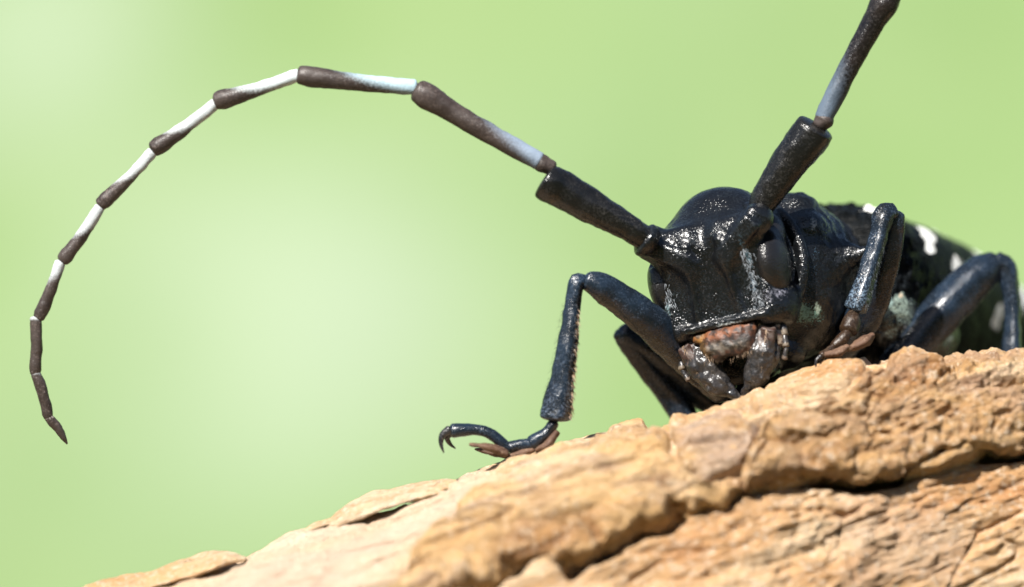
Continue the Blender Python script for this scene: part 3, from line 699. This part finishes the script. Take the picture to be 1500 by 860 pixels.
# ------------------------------------------------------------------ legs
def setae(name, parent, n, fpos, length, mat=None, seed=1, wid=.006):
    r = np.random.default_rng(seed); V = []; F = []
    for i in range(n):
        p, d = fpos(r); d = np.array(d, float); d /= np.linalg.norm(d); L_ = length * r.uniform(.6, 1.2)
        a = np.cross(d, (.3, 1, .2)); a /= np.linalg.norm(a); b = np.cross(d, a); k = len(V)
        V += [p + a * wid, p - a * wid * .5 + b * wid * .86, p - a * wid * .5 - b * wid * .86, p + d * L_]; F += [(k, k + 1, k + 3), (k + 1, k + 2, k + 3), (k + 2, k, k + 3)]
    o = mesh(name, V, F, mat or M['hair'], parent, smooth=False); o['kind'] = 'stuff'; return o
def dust(col_, lo, hi, amt):
    def f(V, T, d):
        P = np.zeros((len(V), 4)); P[:, :3] = col_; P[:, 3] = amt * ss(lo, hi, T); return P
    return f
def leg(femur, tibia, tars, label, fur=None, flat=.8, res=34, claws=None, pads=None, tm=None):
    f = T_('leg', pts(*femur), M['leg'], B, n=res, k=28, flat=flat, rough=.014, ridge=.05); f['label'] = label
    t = T_('tibia', pts(*tibia), M['leg'], f, n=res, k=24, flat=.85, cap=.3, ridge=.08, rough=.014, paint=fur)
    for row in tars: T_('tarsal_segment', pts(*row), tm or M['leg'], f, n=14, k=18, flat=1.1, rough=.01)
    for row in (pads or []): T_('tarsal_pad', pts(*row), M['pad'], f, n=16, k=18, flat=2.2, cap=.3, rough=.02)
    for row in (claws or []): T_('claw', pts(*row), M['mand'], f, n=18, k=12, rough=0)
    return f
M['foot'] = chitin('brown_foot', (.010, .006, .004), (.035, .017, .008), .35, (.3, .22, .15), .5, 40, .02, .4)
# front leg on the left of the picture
FL = leg([(1060, 570, 1.2, 24), (1000, 518, .9, 26), (950, 470, .5, 25.5), (908, 438, .3, 23), (878, 419, .15, 20), (862, 412, .1, 15)],
    [(856, 411, .1, 10), (846, 413, .08, 12), (840, 440, .05, 11.5), (832, 500, 0, 14.5), (823, 560, 0, 18), (816, 595, 0, 21.5), (814, 611, 0, 23)],
    [[(812, 620, 0, 8), (798, 636, 0, 9), (780, 648, 0, 11)], [(778, 650, 0, 8), (762, 652, 0, 9), (748, 655, 0, 9)],
     [(746, 658, 0, 7), (733, 646, 0, 8), (715, 634, 0, 8), (690, 629, 0, 8.5), (664, 631, 0, 11)]],
    'front leg stretched to the left with its claws in the air', fur=dust((.16, .20, .27), .2, 1, .35),
    pads=[[(816, 632, .02, 5), (803, 650, .02, 7), (784, 659, .02, 4)], [(782, 659, .02, 4), (765, 663, .02, 6), (745, 669, .02, 4)],
          [(742, 665, -.08, 5), (715, 655, -.16, 6), (688, 651, -.2, 2)], [(744, 668, .12, 5), (720, 663, .2, 5), (696, 658, .24, 2)]],
    claws=[[(658, 630, -.05, 7), (648, 638, -.06, 5), (646, 650, -.07, 3.2), (650, 663, -.08, 1)], [(660, 634, .08, 6), (655, 641, .1, 4.5), (659, 650, .12, 3), (667, 657, .13, 1)]])
tb = np.array(pts((846, 430, 0, 10), (843, 500, 0, 18), (838, 560, 0, 22), (834, 612, 0, 22)))
def along(P, t):
    P = np.array(P)[:, :3]; i = min(int(t * (len(P) - 1)), len(P) - 2); f = t * (len(P) - 1) - i; return P[i] * (1 - f) + P[i + 1] * f
setae('bristles', FL, 260, lambda r: (along(tb, r.uniform(.1, 1)) + r.normal(size=3) * np.array([.015, .06, .02]) - np.array([.0, 0, 0]), (.55, r.normal() * .4, -1.0)), .10, seed=3)
# front leg on the right of the picture: knee high, foot on the crest
FR = leg([(1222, 520, 1.9, 24), (1262, 470, 1.5, 27), (1294, 400, 1.2, 20), (1309, 335, 1.0, 16), (1312, 316, .95, 13)],
    [(1308, 310, .9, 12), (1296, 314, .82, 16), (1286, 350, .7, 13.5), (1271, 400, .6, 14.5), (1257, 442, .5, 17), (1253, 452, .5, 17)],
    [[(1250, 460, .48, 9), (1248, 470, .42, 13), (1243, 483, .36, 14)], [(1241, 488, .3, 7), (1232, 498, .25, 9), (1222, 506, .2, 7)], [(1220, 508, .18, 5), (1212, 515, .12, 5), (1204, 521, .08, 6)]],
    'front leg folded tall beside the head with its foot on the crest', fur=dust((.15, .22, .30), .1, .9, .4), tm=M['foot'],
    pads=[[(1276, 492, .5, 5), (1262, 503, .4, 8), (1244, 511, .3, 5)], [(1240, 509, .2, 4), (1226, 517, .1, 6), (1208, 520, .05, 3)]],
    claws=[[(1202, 522, .03, 3.5), (1196, 528, .0, 2.5), (1195, 540, -.02, 1)], [(1205, 524, .1, 3.5), (1203, 531, .1, 2.5), (1205, 541, .1, 1)]])
# middle leg right, out of focus
leg([(1290, 575, 2.2, 26), (1335, 512, 2.3, 29), (1392, 445, 2.5, 31), (1438, 400, 2.7, 27), (1455, 388, 2.8, 21)],
    [(1458, 383, 2.8, 16), (1472, 392, 2.8, 16), (1481, 430, 2.75, 13), (1483, 480, 2.7, 13), (1482, 530, 2.6, 16)],
    [[(1482, 540, 2.6, 9), (1490, 552, 2.6, 11), (1502, 560, 2.5, 10)]], 'middle leg bent in a high knee at the right edge')
# hind leg right
leg([(1400, 560, 6.5, 22), (1450, 530, 6.8, 26), (1500, 500, 7.0, 24), (1530, 480, 7.2, 16)],
    [(1534, 478, 7.2, 12), (1560, 500, 7.0, 13), (1590, 560, 6.8, 16)], [[(1592, 566, 6.8, 9), (1610, 574, 6.7, 9)]], 'hind leg low behind the middle leg')
# middle leg left, behind the head
leg([(1110, 590, 3.0, 26), (1050, 580, 2.7, 30), (985, 535, 2.3, 27), (935, 500, 2.1, 22), (914, 488, 2.0, 16)],
    [(908, 486, 2.0, 12), (916, 496, 2.05, 15), (950, 540, 2.2, 17), (990, 590, 2.4, 19), (1010, 622, 2.5, 20)],
    [[(1012, 628, 2.5, 9), (1022, 640, 2.5, 10)]], 'dark blurred middle leg behind the left front leg')
leg([(1150, 600, 5.5, 24), (1100, 590, 5.8, 28), (1040, 575, 6.0, 26), (1010, 566, 6.1, 15)],
    [(1006, 565, 6.1, 12), (1004, 590, 6.1, 14), (1006, 620, 6.1, 15)], [[(1006, 624, 6.1, 8), (1000, 634, 6.1, 8)]], 'hind leg hidden behind the head')
# bristles round the mouth
def mouth(r):
    s = r.choice([-1, 1]); a = r.uniform(0, 1); return H(s * (.66 - .25 * a), -.62 + r.normal() * .03, -.85 - .65 * a), Rh @ np.array([s * r.uniform(-.2, .6), -.6, -1.0])
setae('mouth_bristles', B, 110, mouth, .09, seed=5, wid=.0035)
def lip(r): return H(r.uniform(-.38, .38), -.66, -1.1 + r.normal() * .04), Rh @ np.array([r.normal() * .3, -.5, -1])
setae('mouth_bristles', B, 90, lip, .09, seed=6, wid=.003)

# short hairs standing on the shins and thighs
def fuzz(rows, n, length, seed, parent):
    C = catmull(pts(*rows), 60)
    def f(r):
        c = C[r.integers(2, 58)]; d = r.normal(size=3); d /= np.linalg.norm(d); t = C[-1, :3] - C[0, :3]; t /= np.linalg.norm(t); d = d - t * (d @ t); d /= np.linalg.norm(d)
        return c[:3] + d * c[3] * .92, d * .7 + t * .8
    setae('bristles', parent, n, f, length, M['hair2'], seed, .002)
fuzz([(838, 440, .05, 13), (830, 500, 0, 16), (821, 560, 0, 19), (815, 596, 0, 22)], 500, .07, 11, FL)
fuzz([(1286, 350, .7, 13.5), (1271, 400, .6, 14.5), (1257, 442, .5, 17), (1253, 452, .5, 17)], 400, .06, 12, FR)

# pale down beside the eyes and on the cheeks
def cheek(r):
    a = r.uniform(0, 1); q = r.choice([0, 1, 2])
    if q == 0: p = H(.62 + r.normal() * .05, -.60, .35 - .9 * a)
    elif q == 1: p = H(.66 + .28 * a, -.52 + .25 * a, -.42 + r.normal() * .07)
    else: p = H(-.74 + r.normal() * .05, -.52, .1 - .75 * a)
    return p, Rh @ np.array([r.normal() * .4, -.25, -1.0])
setae('face_down', B, 420, cheek, .07, M['hair3'], 21, .0035)
